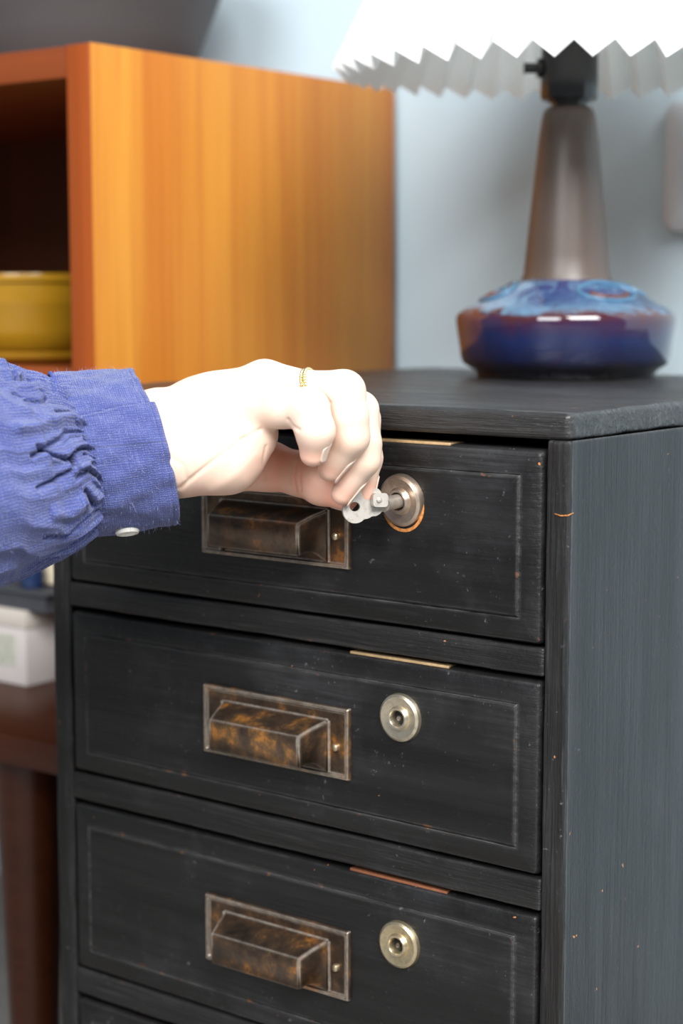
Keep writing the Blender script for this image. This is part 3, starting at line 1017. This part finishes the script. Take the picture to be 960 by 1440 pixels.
# relax
for _ in range(3):
    acc = np.zeros_like(hv); cn = np.zeros(len(hv))
    for a, b in ((0, 1), (1, 2), (2, 3), (3, 0)):
        np.add.at(acc, hf[:, a], hv[hf[:, b]]); np.add.at(cn, hf[:, a], 1)
        np.add.at(acc, hf[:, b], hv[hf[:, a]]); np.add.at(cn, hf[:, b], 1)
    hv = hv * 0.5 + 0.5 * acc / np.maximum(cn, 1)[:, None]
toW = np.stack([RT, UP, FW])
hvw = HO + hv @ toW
hf = hf[:, ::-1].copy()                                   # the (right, up, forward) frame is left-handed
nrm = np.zeros_like(hvw)
fn = np.cross(hvw[hf[:, 2]] - hvw[hf[:, 0]], hvw[hf[:, 3]] - hvw[hf[:, 1]])
for k in range(4):
    np.add.at(nrm, hf[:, k], fn)
nrm /= np.maximum(np.linalg.norm(nrm, axis=1), 1e-12)[:, None]
rel = hvw - CAM
dp = rel @ FW
pu, pv = CX + F_PX * (rel @ RT) / dp, CY - F_PX * (rel @ UP) / dp
fc = np.clip(-(nrm @ FW) * 2, 0, 1)


def poly_d(px, py, poly):
    best = np.full(len(px), 1e9)
    for (x0, y0), (x1, y1) in zip(poly[:-1], poly[1:]):
        dx, dy = x1 - x0, y1 - y0
        t_ = np.clip(((px - x0) * dx + (py - y0) * dy) / (dx * dx + dy * dy), 0, 1)
        best = np.minimum(best, np.hypot(px - x0 - t_ * dx, py - y0 - t_ * dy))
    return best


for poly, am, wd in (([(253, 687), (275, 668), (300, 648), (322, 632), (345, 616)], -0.0007, 2.6), ([(236, 640), (258, 655), (262, 672)], -0.0003, 3.0),
                     ([(322, 612), (336, 618), (352, 612), (366, 604)], -0.0005, 2.5), ([(417, 652), (413, 672), (416, 692)], -0.0004, 1.8), ([(424, 652), (421, 672), (423, 690)], -0.0004, 1.6),
                     ([(374, 628), (370, 650), (372, 675)], -0.0004, 2.0), ([(300, 540), (330, 556), (362, 562)], -0.0004, 6.0), ([(300, 690), (330, 668), (356, 640)], 0.0004, 8.0),
                     ([(437, 545), (452, 552), (463, 566)], -0.0006, 2.2), ([(405, 590), (410, 599), (420, 604)], -0.0006, 2.0), ([(250, 560), (300, 540), (345, 530)], 0.0005, 7.0), ([(255, 575), (305, 556), (345, 548)], -0.0004, 5.0), ([(345, 551), (380, 549), (425, 545)], -0.0006, 2.0)):
    dd_ = poly_d(pu, pv, poly)
    sel = (dp < 0.80)
    hvw = hvw + nrm * (1.2 * am * np.exp(-(dd_ / (wd * 1.1)) ** 2) * fc * sel)[:, None]
hand = mesh_obj('hand', hvw, hf, M_skin, person, smooth=True)


def near_chain(nodes):
    best = np.full(len(hvw), 1e9)
    for A, B in zip(nodes[:-1], nodes[1:]):
        best = np.minimum(best, sdf_cap(hvw, at(*A[:3]), at(*B[:3]), A[3] * PMM, B[3] * PMM))
    return best


# palm side and fingertips are naturally pinker; thumb and palm shade painted in too
blush_shade = 0.95 * np.exp(-np.clip(near_chain(FING['thumb'][1:]), 0, 1) / 0.0022)
for nm in ('pinky', 'ring', 'middle', 'index'):
    tip = at(*FING[nm][-1][:3])
    blush_shade = np.maximum(blush_shade, 0.50 * np.exp(-np.clip(np.linalg.norm(hvw - tip, axis=1) - 0.006, 0, 1) / 0.003))
blush_shade = np.maximum(blush_shade, 0.45 * np.exp(-np.clip(near_chain([(285, 680, 0.752, 20), (345, 650, 0.750, 25)]), 0, 1) / 0.006))
blush_shade = np.maximum(blush_shade, 0.8 * np.exp(-np.clip(near_chain([(300, 668, 0.80, 40), (360, 640, 0.785, 30)]), 0, 1) / 0.006))
at_ = hand.data.attributes.new('blush_shade', 'FLOAT', 'POINT')
at_.data.foreach_set('value', blush_shade.astype(np.float32))


# nails: thin curved shells on the outer side of the fingertips
def nail(A, B, outdir, ra, rb, hw=0.52):
    a, b = at(*A), at(*B)
    t_ = (b - a) / np.linalg.norm(b - a)
    n_ = outdir - t_ * (outdir @ t_); n_ /= np.linalg.norm(n_)
    s_ = np.cross(t_, n_)
    V, Fq = [], []
    L = np.linalg.norm(b - a)
    NI, NJ = 12, 12
    for i in range(NI + 1):
        w = i / NI
        h = 0.42 + 0.80 * w
        for j in range(NJ + 1):
            q = (j / NJ - 0.5) * 2
            edge = 1.0
            if w < 0.25: edge = math.sqrt(max(1 - ((0.25 - w) / 0.25) ** 2, 0.02)) * 0.9 + 0.1
            if w > 0.85: edge = math.sqrt(max(1 - ((w - 0.85) / 0.19) ** 2, 0.02))
            ang = q * hw * 1.45 * edge
            r = (ra + (rb - ra) * min(h, 1.0)) + 0.00025
            drop = max(h - 1.0, 0) * 0.0018
            V.append(a + t_ * (h * L) + (r - drop) * (math.cos(ang) * n_ + math.sin(ang) * s_))
    for i in range(NI):
        for j in range(NJ):
            k = i * (NJ + 1) + j
            Fq.append((k, k + 1, k + NJ + 2, k + NJ + 1))
    o = mesh_obj('fingernail', V, Fq, M_nail, person, smooth=True)
    md = o.modifiers.new('thick', 'SOLIDIFY'); md.thickness = 0.0006; md.offset = 0


for nm, od in (('pinky', (0.95, -0.25, -0.15)), ('ring', (0.75, -0.62, 0.25)), ('middle', (0.72, -0.6, 0.35)), ('index', (0.8, -0.2, 0.55)),
               ('thumb', (0.1, -0.55, 0.8))):
    A, B = FING[nm][-2], FING[nm][-1]
    ov = RT * od[0] + UP * od[1] + FW * od[2]
    nail(A[:3], B[:3], ov, A[3] * PMM, B[3] * PMM)

# ring on the ring finger
ra_, rb_ = at(*FING['ring'][1][:3]), at(*FING['ring'][2][:3])
rc = ra_ + (rb_ - ra_) * 0.27
rt_ = (rb_ - ra_) / np.linalg.norm(rb_ - ra_)
rt_ = rt_ + UP * 0.36 - FW * 0.10; rt_ /= np.linalg.norm(rt_)
re1 = np.cross(rt_, FW); re1 /= np.linalg.norm(re1); re2 = np.cross(rt_, re1)
RR = 31.3 * PMM
ringo = thing('finger_ring', tuple(rc), 'thin beaded gold ring worn on the ring finger', 'ring')
bm = bmesh.new()
tube(bm, [rc + RR * (math.cos(q) * re1 + math.sin(q) * re2) for q in np.linspace(0, 2 * math.pi, 65)], 0.00055, 8, False)
band_ = bm_obj('band', bm, M_gold, ringo, None, 60)
bm = bmesh.new()
for k in range(44):
    q = 2 * math.pi * k / 44
    for off in (-0.0008, 0.0008):
        bmesh.ops.create_icosphere(bm, subdivisions=1, radius=0.00085,
                                   matrix=Matrix.Translation(Vector(rc + rt_ * off + (RR + 0.0003) * (math.cos(q + off * 120) * re1 + math.sin(q + off * 120) * re2))))
tag(bm_obj('beads', bm, M_gold, ringo, None, 80), kind='stuff')

# ---- sleeve -------------------------------------------------------
# centre line given in picture height/half-height (px) and depth; axis runs right and away from the camera
def cs(u):
    us = [-1150, -420, -200, -60, 0, 40, 78, 100, 120]
    cyv = [1010, 770, 705, 668, 657, 650, 641, 638, 637]
    hh = [270, 190, 176, 158, 147, 140, 127, 117, 114]
    dd = [0.540, 0.665, 0.705, 0.732, 0.744, 0.751, 0.7575, 0.761, 0.7645]
    return np.interp(u, us, cyv), np.interp(u, us, hh), np.interp(u, us, dd)


def frame(u):
    p0 = at(u - 8, cs(u - 8)[0], cs(u - 8)[2]); p1 = at(u + 8, cs(u + 8)[0], cs(u + 8)[2])
    return p1 - p0


def sines(seed, n, mlo, mhi, wlo, whi):
    r = np.random.default_rng(seed)
    return [(r.integers(mlo, mhi + 1), r.uniform(wlo, whi) * r.choice([-1, 1]), r.uniform(0, 6.28), r.uniform(0.5, 1)) for _ in range(n)]


def field(S, phi, s):
    o = 0
    for m_, w, p, a in S:
        o = o + a * np.sin(m_ * phi + w * s + p)
    return o / math.sqrt(len(S))


SKEW = 0.17     # the seam and opening lean with the sleeve
NPHI, NS = 560, 300
phi = np.linspace(0, 2 * math.pi, NPHI, endpoint=False)          # 0 to the camera, 90 deg up
uu = np.concatenate([[-1150.0], np.linspace(-1150, -420, 29, endpoint=False), np.linspace(-420, -40, 70, endpoint=False), np.linspace(-40, 100, NS - 100)])
S1, S2, S3 = sines(1, 6, 2, 6, 20, 90), sines(2, 6, 7, 15, 30, 120), sines(3, 5, 34, 46, 10, 60)
S4 = sines(4, 5, 82, 110, 5, 40)
W1 = sines(5, 5, 1, 5, 30, 110)
CREASE = [([(-30, 668), (0, 653), (22, 642), (44, 631), (67, 628), (95, 624)], -0.0030, 3.2), ([(-20, 655), (0, 660), (33, 668), (42, 665), (60, 655), (89, 652), (107, 650)], -0.0030, 3.0),
          ([(-30, 712), (0, 700), (13, 692), (38, 681), (42, 667)], -0.0026, 3.0), ([(44, 600), (67, 598), (91, 595)], -0.0020, 2.6),
          ([(14, 540), (20, 545), (29, 535), (33, 522)], -0.0034, 3.5), ([(52, 716), (58, 724), (62, 732)], -0.0040, 5.0), ([(-20, 576), (0, 580), (27, 583), (40, 578)], -0.0022, 3.0),
          ([(40, 682), (62, 678), (80, 687), (93, 692), (113, 693)], 0.0024, 4.0), ([(40, 694), (62, 688), (78, 696), (93, 700), (113, 700)], -0.0018, 2.6),
          ([(70, 700), (80, 710), (98, 702), (114, 699)], 0.0018, 3.5), ([(70, 613), (80, 606), (90, 613), (100, 612)], 0.0018, 3.0), ([(45, 662), (40, 672), (42, 682)], -0.0022, 3.0),
          ([(-40, 632), (0, 625), (20, 612), (44, 614), (70, 605)], 0.0022, 8.0), ([(-10, 740), (25, 735), (50, 722), (80, 716)], 0.0024, 8.0), ([(-20, 770), (20, 764), (60, 744), (100, 730)], -0.0016, 3.0),
          ([(-20, 796), (30, 782), (70, 764), (110, 745)], -0.0014, 2.4), ([(0, 556), (30, 560), (60, 553), (84, 556)], 0.0016, 7.0), ([(40, 566), (60, 570), (88, 566)], -0.0016, 2.6),
          ([(38, 545), (55, 550), (80, 540)], -0.0016, 2.6), ([(70, 640), (90, 637), (105, 638)], -0.0014, 2.2), ([(64, 664), (90, 668), (110, 664)], -0.0016, 2.4), ([(80, 720), (100, 722), (118, 718)], -0.0016, 2.4)]


def seg_dist(px, py, poly):
    best = None
    for (x0, y0), (x1, y1) in zip(poly[:-1], poly[1:]):
        dx, dy = x1 - x0, y1 - y0
        t_ = np.clip(((px - x0) * dx + (py - y0) * dy) / (dx * dx + dy * dy), 0, 1)
        d_ = np.hypot(px - x0 - t_ * dx, py - y0 - t_ * dy)
        best = d_ if best is None else np.minimum(best, d_)
    return best


V = np.zeros((len(uu), NPHI, 3)); UVs = np.zeros((len(uu), NPHI, 2))
tdir = frame(90); tdir /= np.linalg.norm(tdir)
arc = 0.0
seam_u = 100.0
for i, u in enumerate(uu):
    cyv, hh, dd = cs(u)
    c = at(u, cyv, dd)
    tx = frame(u); tx /= np.linalg.norm(tx)
    a2 = -FW - tx * (-FW @ tx); a2 /= np.linalg.norm(a2)          # toward the camera
    a1 = np.cross(tx, a2); a1 *= np.sign(a1 @ UP)
    if i: arc += np.linalg.norm(c - prevc)
    prevc = c
    rad = hh * dd / F_PX
    s = (seam_u - u) * 0.0003                                    # metres left of the seam
    warp = 0.5 * field(W1, phi, s)
    big = field(S1, phi + 0.25 * warp, s)
    fold = 1 - np.abs(field(S2, phi + 0.12 * warp, s + 0.004 * big))
    g2 = field(S3, phi + 0.05 * warp, s)
    g3 = field(S4, phi + 0.03 * warp, s)
    far = 1 - math.exp(-s / 0.014)
    near = math.exp(-s / 0.010)
    disp = far * (0.0014 * big + 0.0030 * np.clip(fold, -0.6, 1)) + (0.0015 * math.exp(-s / 0.020)) * g2 + 0.0011 * near * g3
    disp = disp * min(1.0, 0.25 + s / 0.006) - 0.0012 * math.exp(-s / 0.004)
    qv = cyv - np.sin(phi) * hh
    facing = np.clip(np.cos(phi) * 4, 0, 1)
    for poly, am, wd in CREASE:
        if u > min(p_[0] for p_ in poly) - 12 and u < max(p_[0] for p_ in poly) + 12:
            dd_ = seg_dist(u - 12 * np.sin(phi), qv, poly)
            disp = disp + 1.5 * am * np.exp(-(dd_ / wd) ** 2) * facing - 0.30 * am * np.exp(-(dd_ / (wd * 2.6)) ** 2) * facing
    r = rad * (1.0 - 0.05 * math.exp(-s / 0.010)) + 0.0035 * far + disp - 0.003
    if i == 0:
        r = r * 0.02                                              # closed end, far outside the picture
    skew = SKEW * np.sin(phi) * rad * min(1.0, max(0.0, 1 - s / 0.10))
    V[i] = c + r[:, None] * (np.sin(phi)[:, None] * a1 + 1.06 * np.cos(phi)[:, None] * a2) - skew[:, None] * tx
    UVs[i, :, 0] = phi * 0.036; UVs[i, :, 1] = arc


def grid_faces(ns, nphi):
    i, j = np.meshgrid(np.arange(ns - 1), np.arange(nphi), indexing='ij')
    j2 = (j + 1) % nphi
    return np.stack([i * nphi + j, i * nphi + j2, (i + 1) * nphi + j2, (i + 1) * nphi + j], -1).reshape(-1, 4)[:, ::-1]


sl = mesh_obj('sleeve', V.reshape(-1, 3), grid_faces(len(uu), NPHI), M_linen, person, smooth=True, uv=UVs.reshape(-1, 2))
sl.modifiers.new('cloth', 'SOLIDIFY').thickness = 0.0006

# cuff
NC, NPC = 120, 480
phic = np.linspace(0, 2 * math.pi, NPC, endpoint=False)
PH0 = math.radians(27)
V = np.zeros((NC, NPC, 3)); UVs = np.zeros((NC, NPC, 2))
K1 = sines(8, 6, 2, 7, 60, 220)
K2 = sines(9, 6, 9, 22, 60, 300)
cA, cB = at(99, 638, 0.7608), at(222, 627, 0.7685)
tx = (cB - cA); LCUF = np.linalg.norm(tx); tx /= LCUF
a2 = -FW - tx * (-FW @ tx); a2 /= np.linalg.norm(a2)
a1 = np.cross(tx, a2); a1 *= np.sign(a1 @ UP)
for i in range(NC):
    w = i / (NC - 1)
    dphi = (phic - math.radians(21 + 10 * w) + math.pi) % (2 * math.pi) - math.pi
    over = 1 / (1 + np.exp(np.clip(dphi / 0.005, -60, 60)))            # 1 below the placket line (outer layer)
    over = over * (1 / (1 + np.exp(-(dphi + 2.6) / 0.2)))
    c = cA + tx * LCUF * w
    rad = (115 + (110 - 115) * w) * 0.765 / F_PX
    s = w * LCUF
    d = 0.0009 * field(K1, phic, s) + 0.00055 * field(K2, phic, s) + 0.0012 * over - 0.0007 * np.exp(-((dphi - 0.012) / 0.010) ** 2) - 0.0003 * np.exp(-((dphi + 0.05) / 0.012) ** 2)
    # stitched edges: slight grooves
    for wc, am in ((0.045, 0.0006), (0.93, 0.0005)):
        d = d - am * math.exp(-((w - wc) / 0.012) ** 2)
    d = d + 0.0005 * np.sin(phic * 60 + 2 * np.sin(phic * 7)) * math.exp(-w / 0.12)
    edge_in = -0.0008 * math.exp(-(1 - w) / 0.015) - 0.0010 * math.exp(-w / 0.012)
    r = rad + d + edge_in
    sk = 0.155 * np.sin(phic) * rad + 0.0032 * (1 - over) * np.clip(np.sin(phic), 0, 1) * w
    V[i] = c + r[:, None] * (np.sin(phic)[:, None] * a1 + 1.05 * np.cos(phic)[:, None] * a2) - sk[:, None] * tx
    UVs[i, :, 0] = phic * 0.034; UVs[i, :, 1] = s
cf = mesh_obj('cuff', V.reshape(-1, 3), grid_faces(NC, NPC), M_linen, person, smooth=True, uv=UVs.reshape(-1, 2))
md = cf.modifiers.new('cloth', 'SOLIDIFY'); md.thickness = 0.0016; md.offset = -1
# button under the cuff
bp = math.radians(-78)
bcn = cA + tx * LCUF * 0.40 + (112 * 0.765 / F_PX + 0.0016) * (math.sin(bp) * a1 + 1.05 * math.cos(bp) * a2) - 0.155 * math.sin(bp) * 0.034 * tx
bn = math.sin(bp) * a1 + math.cos(bp) * a2
lathe('cuff_button', [(0, 0.0012), (0.0026, 0.0011), (0.0036, 0.0018), (0.0047, 0.0016), (0.0052, 0.0006), (0.0050, -0.0004), (0, -0.0006)], bcn,
      plain('pearl_button', (0.78, 0.76, 0.70), 0.25, 0, 0.05), person, n=32, axis=bn)

# dark stitched seam where the gathered sleeve meets the cuff
bm = bmesh.new()
sv = []
for q in np.linspace(0, 2 * math.pi, 241)[:-1]:
    rr_ = 114.0 * 0.7615 / F_PX + 0.0004 * math.sin(60 * q)
    sv.append(cA + tx * 0.0001 + rr_ * (math.sin(q) * a1 + 1.05 * math.cos(q) * a2) - 0.155 * math.sin(q) * 0.035 * tx)
tube(bm, sv + [sv[0]], 0.0008, 6, False)
bm_obj('cuff_seam', bm, M_linen_dark, person, None, 60)

# loose fibres standing off the linen
for src, cnt in ((sl, 2600), (cf, 1300)):
    me = src.data
    nv = len(me.vertices)
    co = np.empty(nv * 3); me.vertices.foreach_get('co', co); co = co.reshape(-1, 3)
    no = np.empty(nv * 3); me.vertices.foreach_get('normal', no); no = no.reshape(-1, 3)
    og = np.array(origin_of(person))
    pick = rng.choice(nv, cnt, replace=False)
    FV, FF = [], []
    for p_ in pick:
        if src is sl and p_ < 90 * NPHI:
            continue
        b_ = co[p_] + og
        n_ = no[p_]
        if np.dot(n_, b_ - (og + 0)) == 0: pass
        j_ = rng.normal(size=3)
        L_ = rng.uniform(0.0006, 0.0026)
        m_ = b_ + (n_ * 0.8 + j_ * 0.5) * L_ * 0.5
        e_ = m_ + (n_ * 0.3 + rng.normal(size=3) * 0.8) * L_ * 0.6
        w_ = np.cross(n_, j_); w_ = w_ / (np.linalg.norm(w_) + 1e-9) * 0.000035
        k_ = len(FV)
        FV += [b_ - w_, b_ + w_, m_ + w_, m_ - w_, e_]
        FF += [(k_, k_ + 1, k_ + 2, k_ + 3), (k_ + 3, k_ + 2, k_ + 4)]
    tag(mesh_obj('lint', FV, FF, M_lint, person), kind='stuff')
